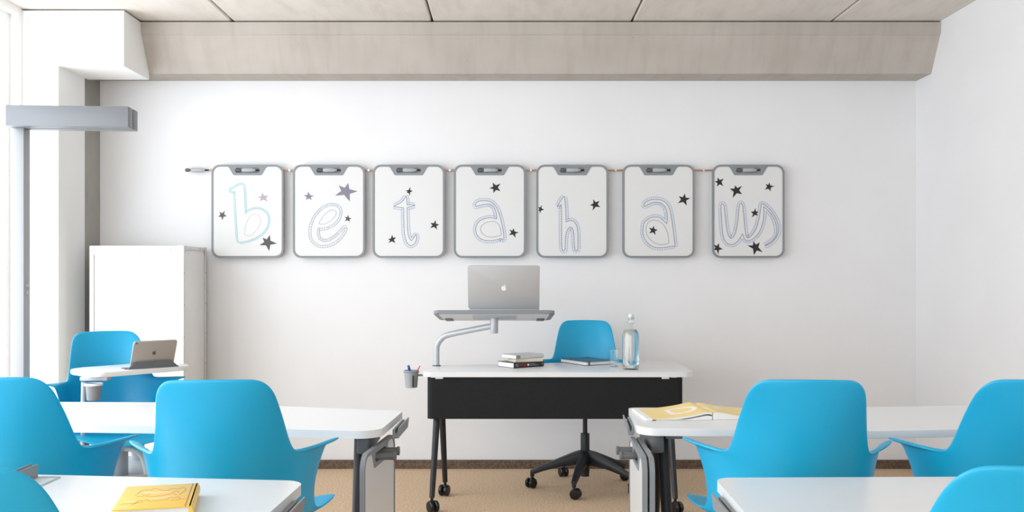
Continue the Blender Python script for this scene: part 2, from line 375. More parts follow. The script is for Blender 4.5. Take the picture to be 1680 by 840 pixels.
boards = [
 dict(l=347, r=465, ox=345, oy=290, name='b', sty='teal',
  out=[(205,150,1),(265,122),(310,92),(365,80,1),(375,180),(380,300),(385,410,1),(420,380),(480,357),(545,357),(600,385),(635,430),(640,490),(625,550),(585,610),(520,660),(430,700),(310,725,1),(298,650),(290,500),(280,350),(272,165,1),(240,160)],
  cnt=[(380,600),(385,560),(410,480),(445,430),(490,410),(535,430),(555,480),(540,540),(500,600),(450,645),(410,650),(378,632)],
  stars=[('inkfade',[(568,172),(640,210),(632,272),(545,270),(525,225)]),('inkmid',[(160,375),(183,435),(133,482),(85,440),(97,385)]),('inkmid',[(655,640),(735,735),(648,818),(540,755),(575,672)])]),
 dict(l=481, r=598, ox=480, oy=290, name='e', sty='pale',
  out=[(568,560,1),(540,600),(480,660),(400,710),(340,714),(300,695),(275,650),(271,600),(282,562,1),(350,562),(430,530),(490,480),(515,420),(520,370),(495,335),(450,318),(390,325),(320,365),(255,440),(215,530),(203,610),(215,680),(255,730),(310,755),(380,750),(450,725),(520,670),(560,610),(580,560,1)],
  cnt=[(290,515),(320,460),(370,400),(420,370),(465,372),(482,395),(465,440),(420,485),(360,518),(310,522)],
  stars=[('inkpur',[(172,163),(237,208),(208,258),(145,258),(122,203)]),('inkpur',[(613,68),(717,160),(630,272),(465,208),(508,95)]),('inkmid',[(612,418),(650,460),(632,502),(575,490),(575,440)])]),
 dict(l=612, r=729, ox=610, oy=300, name='t', sty='blue',
  out=[(375,140,1),(362,170),(330,210),(280,240),(240,258,1),(290,268),(352,275,1),(352,350),(355,480),(360,560),(375,630),(400,675),(430,690),(465,675),(490,630),(492,590),(485,568,1),(465,600),(435,640,1),(410,600),(395,530),(390,400),(388,272,1),(430,262),(478,248,1),(430,242),(388,243,1),(385,180)],
  cnt=None,
  stars=[('ink',[(425,45),(450,88),(418,145),(385,112),(370,84)]),('ink',[(222,568),(268,600),(260,665),(182,665),(180,622)]),('ink',[(702,410),(745,460),(720,515),(643,500),(645,440)])]),
 dict(l=746, r=861, ox=745, oy=295, name='a', sty='blue',
  out=[(232,288),(240,260),(270,238),(330,230),(390,238),(440,270),(480,330),(510,420),(535,530),(548,620),(545,655),(530,662,1),(518,645,1),(470,660),(400,670),(330,665),(270,630),(240,570),(245,510),(275,460),(330,430),(400,418),(468,430,1),(465,370),(440,305),(400,270),(350,268),(290,280),(245,292)],
  cnt=[(520,610,1),(430,632),(350,620),(305,585),(293,540),(310,500),(360,468),(430,458),(480,480),(508,530),(516,570)],
  stars=[('ink',[(425,30),(512,40),(510,125),(432,147),(390,93)]),('ink',[(655,533),(712,580),(678,640),(605,610),(610,548)])]),
 dict(l=881, r=997, ox=878, oy=300, name='h', sty='blue',
  out=[(322,150,1),(300,170),(270,215),(240,262,1),(288,240,1),(292,400),(292,560),(293,680),(300,735),(318,750),(330,720),(332,640),(340,570),(360,510),(390,488),(415,510),(428,570),(430,650),(438,740,1),(470,745,1),(472,650),(470,550),(460,480),(430,430),(390,415),(340,432,1),(338,330),(332,220)],
  cnt=None,
  stars=[('ink',[(640,180),(710,198),(720,268),(633,305),(605,245)]),('ink',[(70,243),(100,297),(50,340),(34,310),(34,262)])]),
 dict(l=1022, r=1139, ox=1020, oy=300, name='a', sty='blue',
  out=[(245,240),(265,215),(310,190),(380,182),(450,195),(505,240),(535,310),(550,400),(565,500),(580,620),(590,705,1),(560,695,1),(500,708),(420,715),(350,705),(280,655),(240,580),(235,510),(250,440),(300,395),(360,375),(420,385),(465,420),(498,450,1),(505,400),(495,310),(465,250),(420,220),(370,212),(310,230),(255,258)],
  cnt=[(520,665,1),(440,682),(370,665),(310,620),(275,560),(270,500),(290,440),(335,412),(390,415),(450,450),(495,520),(515,600)],
  stars=[('ink',[(697,118),(758,168),(718,250),(620,225),(630,148)]),('ink',[(353,473),(400,517),(375,575),(303,558),(302,493)])]),
 dict(l=1169, r=1287, ox=1167, oy=300, name='us', sty='blue',
  out=[(108,255),(113,238),(130,235),(143,260),(150,330),(160,430),(175,530),(195,590),(220,610),(255,580),(280,500),(295,400),(305,290),(315,235),(330,225),(345,250),(355,320),(365,430),(375,530),(388,590),(405,605),(450,575),(500,490),(530,380),(545,280),(555,225,1),(600,250),(660,310),(710,390),(740,470),(740,540),(715,600),(670,655),(620,685),(590,690,1),(640,660),(690,620),(720,560),(722,490),(700,410),(650,330),(600,280),(577,262,1),(580,330),(570,430),(530,540),(470,610),(410,638),(370,625),(345,560,1),(310,620),(260,670),(210,680),(160,650),(130,580),(118,470),(110,350)],
  cnt=None,
  stars=[('ink',[(67,-61),(139,-48),(134,35),(62,42),(37,-14)]),('ink',[(262,28),(340,33),(340,125),(235,167),(203,62)]),('ink',[(640,-5),(695,35),(655,95),(590,75),(600,10)]),
         ('ink',[(487,278),(522,318),(517,362),(447,383),(435,318)]),('ink',[(85,663),(127,730),(78,790),(26,738),(24,677)]),('ink',[(465,645),(535,655),(568,765),(470,797),(398,690)])]),
]
BD = 6.10                    # boards' front plane
lab = {0: 'grey framed whiteboard on wall drawn with letter b outlined in teal',
       1: 'grey framed whiteboard on wall drawn with faint letter e and big grey star',
       2: 'grey framed whiteboard on wall drawn with letter t and three black stars',
       3: 'grey framed whiteboard on wall with letter a, hanging between letters t and h',
       4: 'grey framed whiteboard on wall drawn with letter h and two black stars',
       5: 'grey framed whiteboard on wall with letter a enclosing a black star',
       6: 'grey framed whiteboard on wall drawn with letters us and six black stars'}
proto = make_board('hanging_whiteboard', 'x', None)
board_things = [proto]+[copy_tree(proto) for _ in boards[1:]]
for i, b in enumerate(boards):
    t = board_things[i]
    cx = (b['l']+b['r'])/2
    X = (cx-832)*BD/1580
    t.location = (X, BD+.016, 1.24+(450-423)*BD/1580)
    tag(t, lab[i], 'whiteboard', 'lettered whiteboards hanging on the wall rail')
    f = board_px(b['ox'], b['oy'], cx)
    sty = b['sty']
    cin, cout = {'teal': ('lineteal', 'lineteal'), 'pale': ('linelt', 'linelt'), 'blue': ('line', 'linebl')}[sty]
    pts = [Vector(f(p)) for p in path2d(b['out'])]
    mb = MB(); z = .0137
    wi = {'teal': .0026, 'pale': .0022, 'blue': .0030}[sty]
    stroke(mb, pts, wi, z)
    if b['cnt'] and sty != 'teal': stroke(mb, [Vector(f(p)) for p in path2d(b['cnt'])], .0022, z)
    bmesh.ops.transform(mb.bm, matrix=MIR, verts=mb.bm.verts)
    lt = mb.build('letter_outline', cin, t, smooth=False)
    if b['cnt'] and sty == 'teal':
        mb = MB(); stroke(mb, [Vector(f(p)) for p in path2d(b['cnt'])], .0022, z)
        bmesh.ops.transform(mb.bm, matrix=MIR, verts=mb.bm.verts); mb.build('letter_counter', 'linepale', t, smooth=False)
    mb = MB()
    d = .0155 if sty != 'teal' else .010
    off, keep = offset(pts, d)
    run = []
    def flush(run):
        if len(run) > 2: stroke(mb, run, .0023, z, False)
    for q in keep:
        if q is None: flush(run); run = []
        else: run.append(q)
    flush(run)
    acc = 0
    for k in range(len(pts)):
        acc += (pts[k]-pts[k-1]).length
        if acc > .0085 and keep[k] is not None:
            acc = 0; stroke(mb, [pts[k], off[k]], .0019, z, False)
    bmesh.ops.transform(mb.bm, matrix=MIR, verts=mb.bm.verts)
    mb.build('hatched_outline', cout, t, smooth=False)  # outer pen outline with hatch strokes, all drawn ink
    for mn, tips in b['stars']:
        mb = MB(); pl = [(q.x, q.y) for q in star_poly([f(p) for p in tips])]
        mb.prism(pl, .0137, .0142, MIR); mb.build('star', mn, t, smooth=False)

# rail behind the boards with its grey clips
rail = empty('wall_rail', ((300-832)*6.125/1580, 6.125, 1.904), 0, 'thin copper coloured rail on the wall carrying the lettered whiteboards', 'rail')
def rx(px, D=6.118): return (px-832)*D/1580
rz_ = 1.24+(450-279.5)*6.118/1580
m = MB(); m.cyl((rx(304), 6.118, rz_), (rx(1240), 6.118, rz_), .0052, seg=12); m.build('rod', 'copper', rail, rail.location)
for px in (350, 475, 605, 738, 871, 1010, 1154):
    m = MB(); m.cyl((rx(px), 6.11, rz_), (rx(px), WY, rz_), .007, seg=12); m.build('bracket', 'alu', rail, rail.location)
def make_clip():
    c = empty('rail_clip', (0, 0, 0))
    m = MB(); m.lathe([(.006, -.034), (.013, -.030), (.015, -.024), (.015, .030), (.010, .038), (.007, .046)], seg=20)
    m.bm.transform(Matrix.Rotation(PI/2, 4, 'Y')); m.build('sleeve', 'lgrey', c)
    m = MB(); m.lathe([(.007, -.066), (.011, -.062), (.012, -.054), (.010, -.044), (.006, -.034)], seg=16)
    m.bm.transform(Matrix.Rotation(PI/2, 4, 'Y')); m.build('end_knob', 'dgrey', c)
    m = MB(); m.cyl((.044, 0, 0), (.066, 0, 0), .006, .0045, seg=12); m.build('tip', 'gap', c)
    return c
clip0 = make_clip()
cl = ['in the handle slot of the letter %s board' % k for k in ('b', 'e', 't')]+['in the handle slot of the letter a board next to t', 'in the handle slot of the letter h board', 'in the handle slot of the letter a board next to us', 'in the handle slot of the letters us board']
for i, px in enumerate([323]+[(b['l']+b['r'])/2 for b in boards]):
    c = clip0 if i == 0 else copy_tree(clip0)
    c.location = ((px-832)*6.11/1580, 6.112, rz_+.001); 
    if i == 0: c.scale = (1.12, 1, 1)
    tag(c, 'grey clip on the bare left end of the wall rail' if i == 0 else 'small grey rail clip '+cl[i-1], 'clip', 'grey clips on the wall rail')

# ------------------------------------------------------------ blue shell chairs
def shell_bm():
    # half control cage, x >= 0, y forward, z up
    def row(zc, y, xe, ze, ye=None, n=4):
        ye = y if ye is None else ye
        out = []
        for k in range(n):
            t = k/(n-1); out.append(Vector((xe*t, y+(ye-y)*t**2.2, zc+(ze-zc)*t**2.4)))
        return out
    R = [row(.470, .272, .140, .485, .262), row(.500, .235, .245, .528, .195), row(.490, .145, .302, .556, .13), row(.482, .06, .285, .545, .05),
         row(.480, -.01, .240, .53, -.005), row(.480, -.08, .225, .53, -.07), row(.492, -.15, .210, .545, -.120),
         row(.555, -.205, .200, .600, -.120), row(.640, -.232, .195, .670, -.120), row(.712, -.248, .196, .716, -.130), row(.728, -.252, .194, .731, -.140),
         row(.810, -.268, .181, .815, -.180), row(.880, -.286, .168, .880, -.222), row(.934, -.302, .158, .928, -.258), row(.960, -.309, .126, .957, -.285)]
    bm = bmesh.new()
    V = [[bm.verts.new(p) for p in r] for r in R]
    for a, b in zip(V, V[1:]):
        for k in range(3): bm.faces.new((a[k], a[k+1], b[k+1], b[k]))
    e = lambda r: V[r][3]
    nv = lambda *c: bm.verts.new(c)
    W = [[e(6), e(7), e(8), e(9), e(10), nv(.212, -.116, .732)],
         [e(5), nv(.213, -.070, .60), nv(.227, -.062, .675), nv(.238, -.054, .717), nv(.245, -.050, .731), nv(.276, -.046, .737)],
         [e(4), nv(.236, -.004, .605), nv(.253, .008, .675), nv(.267, .020, .716), nv(.275, .026, .735), nv(.330, .052, .747)]]
    for a, b in zip(W, W[1:]):
        for k in range(5): bm.faces.new((a[k], b[k], b[k+1], a[k+1]))
    geom = bm.verts[:]+bm.edges[:]+bm.faces[:]
    bmesh.ops.mirror(bm, geom=geom, axis='X', merge_dist=.0005)
    bmesh.ops.remove_doubles(bm, verts=bm.verts, dist=.0005)
    bmesh.ops.recalc_face_normals(bm, faces=bm.faces[:])
    for f in bm.faces: f.smooth = True
    return bm
def caster(parent, loc, a, r=.029, mt='caster'):
    # twin wheel caster: stem, hood and two wheels; loc on the floor
    x, y = loc
    m = MB(); m.cyl((0, 0, r*1.2), (0, 0, r*2.75), .0075, seg=14)
    T = RZ(a)
    m.box(-.009, .009, -.018, .012, r*.9, r*2.05, .005)
    b = m
    b.bm.transform(TR(x, y, 0) @ T); c = b.build('caster', mt, parent)
    for s in (-1, 1):
        w_ = MB(); w_.lathe([(.004, -.010), (r*.86, -.010), (r, -.006), (r, .006), (r*.86, .010), (.004, .0115)], seg=24)
        w_.bm.transform(TR(x, y, 0) @ T @ TR(s*.0155, -.010, r) @ Matrix.Rotation(PI/2*s, 4, 'Y'))
        w_.build('wheel', mt, c)
    return c
def make_chair():
    t = empty('shell_chair', (0, 0, 0))
    me = bpy.data.meshes.new('shell'); bm = shell_bm(); bm.to_mesh(me); bm.free(); me.materials.append(M['blue'])
    o = bpy.data.objects.new('shell', me); COL.objects.link(o); o.parent = t
    sd = o.modifiers.new('thick', 'SOLIDIFY'); sd.thickness = .012; sd.offset = 0; sd.use_even_offset = True
    sb = o.modifiers.new('smooth', 'SUBSURF'); sb.levels = 2; sb.render_levels = 3
    m = MB(); m.prism(rrect(-.10, .10, -.09, .09, .03), .437, .468, bev=.006); m.build('seat_plate', 'black', t)
    m = MB(); m.cyl((.08, .02, .452), (.235, .03, .452), .005, seg=10); m.tube([(.20, .028, .452), (.25, .03, .450), (.262, .03, .446)], .009, 10); m.build('height_lever', 'black', t)
    m = MB(); m.cyl((0, 0, .30), (0, 0, .45), .0135); m.cyl((0, 0, .088), (0, 0, .315), .026, seg=28, bev=.002); m.cyl((0,0,.065),(0,0,.10),.024); m.build('column', 'black', t)
    for k in range(5):
        a = math.radians(-137+72*k); d = Vector((math.cos(a), math.sin(a), 0)); p = d.cross(Vector((0, 0, 1)))
        m = MB(); bmx = m.bm; rings = []
        for r, zt, h, w_ in ((.012, .218, .09, .030), (.06, .205, .07, .029), (.15, .170, .047, .025), (.24, .134, .034, .020), (.300, .108, .028, .017), (.318, .100, .024, .014)):
            c = d*r
            rings.append([bmx.verts.new(c+p*(w_*u)+Vector((0, 0, zt-h*v))) for u, v in ((-1, .35), (-.7, 0), (.7, 0), (1, .35), (.75, 1), (-.75, 1))])
        for A, B in zip(rings, rings[1:]):
            for j in range(6): bmx.faces.new((A[j], A[(j+1) % 6], B[(j+1) % 6], B[j]))
        bmx.faces.new(rings[0][::-1]); bmx.faces.new(rings[-1]); bmesh.ops.recalc_face_normals(bmx, faces=bmx.faces[:])
        m.cyl(d*.308+Vector((0, 0, .066)), d*.308+Vector((0, 0, .098)), .0125, seg=16)
        leg = m.build('base_leg', 'black', t, ang=50)
        caster(t, (d.x*.308, d.y*.308), a+.9+k*.7)
    return t
chair = make_chair()
chairs = [  # x, y, rz (0 = faces the wall), label
 ((.454, 5.61), math.radians(175), 'blue shell chair standing behind the white desk with the laptop stand'),
 ((-.817, 2.875), math.radians(5), 'blue shell chair pushed to the middle left table, right arm fully in view'),
 ((-1.446, 2.935), math.radians(4), 'blue shell chair cut off by the left edge, at the middle left table'),
 ((.838, 2.875), math.radians(-5), 'blue shell chair at the middle right table beside the open yellow magazine'),
 ((1.464, 2.875), math.radians(-5), 'blue shell chair at the far right end of the middle right table'),
 ((-.865, 1.70), math.radians(2), 'blue shell chair nearest bottom left corner, only its rounded top showing'),
 ((.835, 1.715), math.radians(-2), 'blue shell chair nearest bottom right corner, only its top showing')]
for i, (p, a, lb) in enumerate(chairs):
    c = chair if i == 0 else copy_tree(chair)
    c.location = (p[0], p[1], 0); c.rotation_euler = (0, 0, a)
    tag(c, lb, 'chair', 'blue shell chairs on five-star bases')
# tablet chair on a tripod base in the rear left
tc = empty('shell_chair', (-1.835, 4.53, 0), math.radians(180+33), 'pale blue shell chair with a swivel writing tray and tripod base by the white cabinet', 'chair')
sh = [k for k in children(chair) if k.name.startswith('shell')][0].copy(); COL.objects.link(sh); sh.parent = tc
m = MB(); m.prism(rrect(-.11, .11, -.10, .10, .04), .425, .468, bev=.006); m.cyl((0, 0, .30), (0, 0, .43), .05); m.build('seat_plate', 'lgrey', tc)
m = MB(); m.lathe([(.05, .285), (.20, .290), (.262, .310), (.275, .335), (.268, .337), (.195, .305), (.05, .300)], seg=40); m.build('storage_dish', 'lgrey', tc)
for k in range(3):
    a = math.radians(90+120*k+25); d = Vector((math.cos(a), math.sin(a), 0))
    m = MB(); m.tube([d*.02+Vector((0, 0, .425)), d*.15+Vector((0, 0, .43)), d*.215+Vector((0, 0, .40)), d*.25+Vector((0, 0, .30)), d*.285+Vector((0, 0, .09))], [.030, .034, .036, .034, .026], 16, True, 6, .45)
    m.build('leg', 'lgrey', tc); caster(tc, (d.x*.288, d.y*.288), a, .032)
def w2l(o, p): # world -> local of a z-rotated empty
    return RZ(-o.rotation_euler.z) @ (Vector(p)-o.location)
A = Vector((-1.835, 4.285)); u = Vector((.66, .75)); u.normalize(); v = Vector((-u.y, u.x))
cs = [A, A+u*.50, A+u*.50+v*.31, A+v*.31]
Minv = RZ(-tc.rotation_euler.z) @ TR(*(-tc.location))
pl = rounded([(p.x, p.y) for p in cs], [.05, .09, .09, .09], 8)
m = MB(); m.prism(pl, .778, .800, bev=.005); m.bm.transform(Minv); m.build('writing_tray', 'white', tc)
pa = A+u*.02+v*.06
m = MB(); m.tube([(pa.x-.042, pa.y, .755), (pa.x-.042, pa.y, .44), (pa.x-.02, pa.y+.05, .42), (-1.835, 4.53, .42)], .010, 14, True, 5); m.box(pa.x-.055, pa.x+.07, pa.y-.015, pa.y+.04, .760, .780, .006); m.bm.transform(Minv); m.build('tray_post', 'lgrey', tc)
cupc = (pa.x+.020, pa.y-.040)
m = MB(); m.lathe([(.026, .678), (.028, .681), (.034, .750), (.031, .750), (.026, .684)], (cupc[0], cupc[1], 0), 28, True, True); m.bm.transform(Minv); m.build('cup_holder', 'grey', tc)
m = MB(); m.ring(rrect(-.040, .040, -.040, .040, .039), rrect(-.0345, .0345, -.0345, .0345, .034), .744, .754, TR(cupc[0], cupc[1], 0)); m.bm.transform(Minv); m.build('holder_ring', 'white', tc)

# ------------------------------------------------------------ tables
def end_clip(parent, org, p, q, z0=.64, z1=.706, side=1):
    """J shaped board bracket along a table end, from p to q (xy), side = outward sign in x"""
    p = Vector(p); q = Vector(q); d = (q-p).normalized(); n = Vector((d.y, -d.x))
    if n.x*side < 0: n = -n
    prof = [(0, .698), (.008, .698), (.010, .682), (.016, .680), (.021, .706), (.026, .706), (.021, .668), (.006, .666), (0, .672)]
    m = MB(); bm = m.bm; rings = []
    for c in (p, q): rings.append([bm.verts.new((c.x+n.x*a, c.y+n.y*a, z)) for a, z in prof])
    k = len(prof)
    for j in range(k): bm.faces.new((rings[0][j], rings[0][(j+1) % k], rings[1][(j+1) % k], rings[1][j]))
    bm.faces.new(rings[0][::-1]); bm.faces.new(rings[1]); bmesh.ops.recalc_face_normals(bm, faces=bm.faces[:])
    m.build('end_bracket', 'grey', parent, org, smooth=False)
def pegs(parent, org, c, n, y2):
    for dy in (0, y2):
        m = MB(); m.cyl((c[0]-n*.04, c[1]+dy, .624), (c[0]+n*.062, c[1]+dy, .624), .0125, seg=18, bev=.002)
        m.cyl((c[0]+n*.060, c[1]+dy, .624), (c[0]+n*.070, c[1]+dy, .624), .0155, seg=18, bev=.002)
        m.build('board_peg', 'dgrey', parent, org)
def v_legs(parent, org, top, front, rear, r=.0185, z=.68, bow=.12):
    for foot, nm in ((front, 'leg'), (rear, 'leg')):
        tp = Vector((top[0], top[1]+(.04 if foot is rear else -.04), z)); ft = Vector((foot[0], foot[1], .075))
        mid = tp.lerp(ft, .5); mid.y += (foot[1]-top[1])*bow
        m = MB(); m.tube([tp, mid, ft], [r*1.15, r, r*.8], 18, True, 6)
        l = m.build(nm, 'black', parent, org)
        caster(l, (foot[0]-org[0], foot[1]-org[1]), .6 if foot is front else -.4, .031)
def make_table(name, label, poly, rads, th=.026):
    cx = sum(p[0] for p in poly)/len(poly); cy = sum(p[1] for p in poly)/len(poly); org = (cx, cy, 0)
    t = empty(name, org, 0, label, 'table')
    m = MB(); m.prism(rounded(poly, rads, 10), .72-th, .72, bev=.0025); m.build('tabletop', 'white', t, org, ang=25)
    return t, org
def underframe(t, org, x0, x1, y):
    m = MB(); m.box(x0, x1, y-.02, y+.02, .668, .694, .004)
    for x in (x0+.03, x1-.03): m.box(x-.03, x+.03, y-.16, y+.16, .668, .694, .004)
    m.build('crossbar', 'grey', t, org)
# middle left
t, org = make_table('classroom_table', 'white chevron classroom table in the middle left with a whiteboard hung at its end',
    [(-2.12, 3.93), (-2.10, 3.37), (-1.22, 3.302), (-.425, 3.185), (-.395, 3.665), (-1.32, 3.915)][::1], [.05, .05, 0, .075, .03, 0])
underframe(t, org, -2.0, -.47, 3.50)
v_legs(t, org, (-.515, 3.42), (-.505, 3.22), (-.50, 3.68)); v_legs(t, org, (-2.0, 3.6), (-2.0, 3.38), (-2.0, 3.86))
end_clip(t, org, (-.400, 3.36), (-.392, 3.60)); pegs(t, org, (-.445, 3.26), 1, .10)
m = MB(); m.box(-.51, -.468, 3.26, 3.56, .630, .694, .006); m.build('end_plate', 'dgrey', t, org)
# middle right
t, org = make_table('classroom_table', 'white chevron classroom table in the middle right with the open yellow magazine on it',
    [(2.06, 3.84), (1.25, 3.755), (.472, 3.755), (.442, 3.255), (1.25, 3.195), (2.06, 3.31)], [.05, 0, .03, .075, 0, .05])
underframe(t, org, .55, 1.95, 3.50)
v_legs(t, org, (.545, 3.42), (.545, 3.22), (.56, 3.68)); v_legs(t, org, (1.95, 3.55), (1.95, 3.33), (1.95, 3.78))
end_clip(t, org, (.452, 3.42), (.465, 3.66), side=-1); pegs(t, org, (.452, 3.27), -1, .10)
m = MB(); m.box(.492, .535, 3.28, 3.58, .630, .694, .006); m.build('end_plate', 'dgrey', t, org)
# front left
t, org = make_table('classroom_table', 'white classroom table in the front left with the closed yellow book on it',
    [(-2.2, 2.52), (-2.2, 1.96), (-1.35, 1.92), (-.525, 1.88), (-.508, 2.425), (-1.35, 2.515)], [.05, .05, 0, .075, .055, 0])
underframe(t, org, -2.1, -.58, 2.2)
v_legs(t, org, (-.62, 2.15), (-.60, 1.95), (-.60, 2.42)); v_legs(t, org, (-2.1, 2.2), (-2.1, 2.0), (-2.1, 2.45))
end_clip(t, org, (-.512, 2.08), (-.510, 2.31))
pb = MB(); pb.ring(rrect(-.03, .03, -.14, .14, .008), rrect(-.024, .024, -.134, .134, .005), .7202, .7225, TR(-1.170, 2.325, 0)); pb = pb.build('power_box', 'alu', t, org)
m = MB(); m.prism(rrect(-.0255, .0255, -.1355, .1355, .005), .7201, .7208, TR(-1.170, 2.325, 0)); m.build('recess_shade', 'dgrey', pb)  # flat dark plate paints the shade of the recess; no hole is cut
m = MB(); m.box(-1.204, -1.200, 2.19, 2.465, .7201, .755, .001); m.box(-1.221, -1.217, 2.19, 2.465, .7201, .755, .001); m.build('flap', 'grey', pb, org)
# front right
t, org = make_table('classroom_table', 'empty white classroom table in the front right, at the bottom of the view',
    [(2.2, 2.51), (1.35, 2.478), (.530, 2.462), (.512, 1.88), (1.35, 1.92), (2.2, 1.96)], [.05, 0, .045, .075, 0, .05])
underframe(t, org, .60, 2.1, 2.2)
v_legs(t, org, (.64, 2.15), (.62, 1.95), (.62, 2.42)); v_legs(t, org, (2.1, 2.2), (2.1, 2.0), (2.1, 2.45))
end_clip(t, org, (.518, 2.06), (.524, 2.35), side=-1)

# whiteboards hung from the table ends
def hung(x, y, ang, label):
    b = make_board('hanging_whiteboard', label, 'whiteboards hung from table ends')
    b.location = (x, y, .072); b.rotation_euler = (0, 0, ang); return b
hung(-.447, 3.29, math.radians(84.4), 'grey framed blank whiteboard hanging from the end of the middle left table')
hung(.448, 3.245, math.radians(-92), 'outer of two blank whiteboards hanging from the middle right table end')
hung(.470, 3.235, math.radians(-92), 'inner of two blank whiteboards hanging from the middle right table end, nearest the black leg')

# ------------------------------------------------------------ instructor desk
dk = [(-.462, 5.10), (.995, 5.10), (1.00, 5.835), (-.375, 5.50)]
org = (.27, 5.35, 0)
t = empty('instructor_desk', org, 0, 'white topped instructor desk on casters with black front panel against the back wall', 'desk')
m = MB(); m.prism(rounded(dk, [.05, .07, .07, .03], 10), .695, .72, bev=.003); m.build('desktop', 'white', t, org, ang=25)
# modesty panel: front with returns at both ends
m = MB(); outer = rounded([(-.425, 5.27), (-.425, 5.112), (.935, 5.112), (.935, 5.27), (.929, 5.27), (.929, 5.118), (-.419, 5.118), (-.419, 5.27)], [0, .03, .03, 0, 0, .025, .025, 0], 8)
m.prism(outer, .472, .691); m.build('modesty_panel', 'panel', t, org, ang=60)
for x in (-.36, .84):
    m = MB(); m.box(x-.02, x+.02, 5.105, 5.118, .685, .6945, .002); m.build('panel_clip', 'white', t, org)
m = MB(); m.box(-.39, .90, 5.28, 5.32, .655, .693, .004); m.build('crossbar', 'black', t, org)
v_legs(t, org, (-.368, 5.27), (-.392, 5.02), (-.348, 5.405), r=.0175, z=.685, bow=0)
v_legs(t, org, (.870, 5.27), (.873, 5.00), (.870, 5.42), r=.0175, z=.685, bow=0)
m = MB(); m.tube([(-.43, 5.30, .685), (-.49, 5.30, .685), (-.50, 5.30, .70)], .006, 10)
m.ring(rrect(-.043, .043, -.043, .043, .042), rrect(-.038, .038, -.038, .038, .037), .700, .706, TR(-.527, 5.30, 0)); m.build('cup_ring', 'grey', t, org)
# cup with pens hung at the desk end
t = empty('pen_cup', (-.527, 5.30, .617), 0, 'small grey cup of pens hooked on the left end of the desk', 'cup')
m = MB(); m.lathe([(.030, 0), (.0325, .002), (.0405, .092), (.0425, .095), (.038, .095), (.030, .006)], seg=32); m.build('cup', 'cupgrey', t)
m = MB(); m.box(-.002+.012, .004+.012, -.040, -.034, .006, .070, .001); m.build('slot', 'gap', t)
def pen(name, base, top, r, mt, label):
    p = empty(name, base, 0, label, 'pen'); b = Vector(base); tp = Vector(top)-b
    m = MB(); m.cyl((0, 0, 0), tp*.82, r, seg=12); m.build('barrel', mt, p)
    m = MB(); m.cyl(tp*.80, tp, r*1.12, r*.95, seg=12, bev=r*.2); m.build('cap', mt, p)
pen('marker_pen', (-.515, 5.31, .628), (-.543, 5.29, .740), .0068, 'penblue', 'blue marker pen leaning left in the grey cup at the desk end')
pen('pencil', (-.540, 5.30, .628), (-.478, 5.285, .738), .003, 'penred', 'thin red pencil leaning right in the grey cup at the desk end')

# ------------------------------------------------------------ presentation stand and laptop
org = (-.40, 5.47, .72)
t = empty('laptop_stand', org, 0, 'silver swing arm stand on the desk carrying a raised tilted laptop tray', 'stand')
m = MB(); m.tube([(-.40, 5.46, .722), (-.40, 5.46, .80), (-.396, 5.458, .838), (-.375, 5.452, .872), (-.335, 5.44, .897), (-.20, 5.40, .928), (-.085, 5.352, .952)], .0165, 18, True, 7); m.build('arm', 'silver', t, org)
m = MB(); m.lathe([(.024, 0), (.024, .004), (.018, .006)], (-.40, 5.46, .7202), 28); m.build('arm_collar', 'dgrey', t, org)
m = MB(); m.cyl((-.072, 5.35, .912), (-.072, 5.35, 1.004), .022, seg=28, bev=.002); m.build('swivel_post', 'silver', t, org)
m = MB(); m.cyl((-.072, 5.35, 1.000), (-.072, 5.35, 1.018), .026, seg=28, bev=.002); m.build('post_collar', 'lgrey', t, org)
tilt = math.atan2(-.056, .42)
TT = TR(-.070, 5.19, 1.047) @ Matrix.Rotation(tilt, 4, 'X')
m = MB(); ol = rounded([(-.328, 0), (.328, 0), (.318, .43), (-.318, .43)], [.03, .03, .05, .05], 8)
m.prism(ol, -.020, 0, TT, bev=.006); m.build('tray', 'grey', t, org)
m = MB(); ol = rounded([(-.300, .02), (.300, .02), (.290, .41), (-.290, .41)], [.02, .02, .04, .04], 8)
m.prism(ol, -.0225, -.0195, TT); m.build('tray_underside', 'edge', t, org)
for s in (-1, 1):
    m = MB(); m.box(s*.26-.022, s*.26+.022, .26, .38, -.028, -.022, .002, TT); m.build('pad', 'dgrey', t, org)
m = MB(); m.box(-.12, .12, .08, .26, -.030, -.022, .002, TT); m.build('mounting_plate', 'lgrey', t, org)

def apple(mb, h, z0, z1, T):
    # bitten round fruit silhouette, height h (without leaf)
    pts = [(.02, -.46), (.12, -.50), (.25, -.46), (.36, -.30), (.42, -.14), (.31, -.06), (.27, .06), (.29, .17), (.40, .26), (.30, .34), (.17, .36), (.0, .30), (-.16, .35), (-.32, .30), (-.42, .14), (-.42, -.06), (-.34, -.30), (-.22, -.46), (-.10, -.49)]
    pl = catmull([Vector(p) for p in pts], 4, True)
    mb.prism([(p.x*h, p.y*h) for p in pl][::-1], z0, z1, T)
    lf = catmull([Vector(p) for p in [(-.01, .38), (.02, .52), (.17, .64), (.16, .50), (.08, .41)]], 4, True)
    mb.prism([(p.x*h, p.y*h) for p in lf][::-1], z0, z1, T)
lt = empty('laptop', (-.018, 5.26, 1.039), 0, 'silver laptop open on the raised tray, lid back and logo facing the room', 'laptop')
TL = TR(0, 0, 0)
hinge = Vector((0, -.005, .006))
TB = TR(*hinge) @ Matrix.Rotation(tilt, 4, 'X')
m = MB(); m.prism(rrect(-.193, .193, 0, .262, .012), -.001, .014, TB, bev=.003); m.build('base', 'laptop', lt)
m = MB(); m.prism(rrect(-.165, .165, .02, .12, .004), .014, .0148, TB); m.build('keyboard', 'black', lt)
LA = math.radians(90+17)
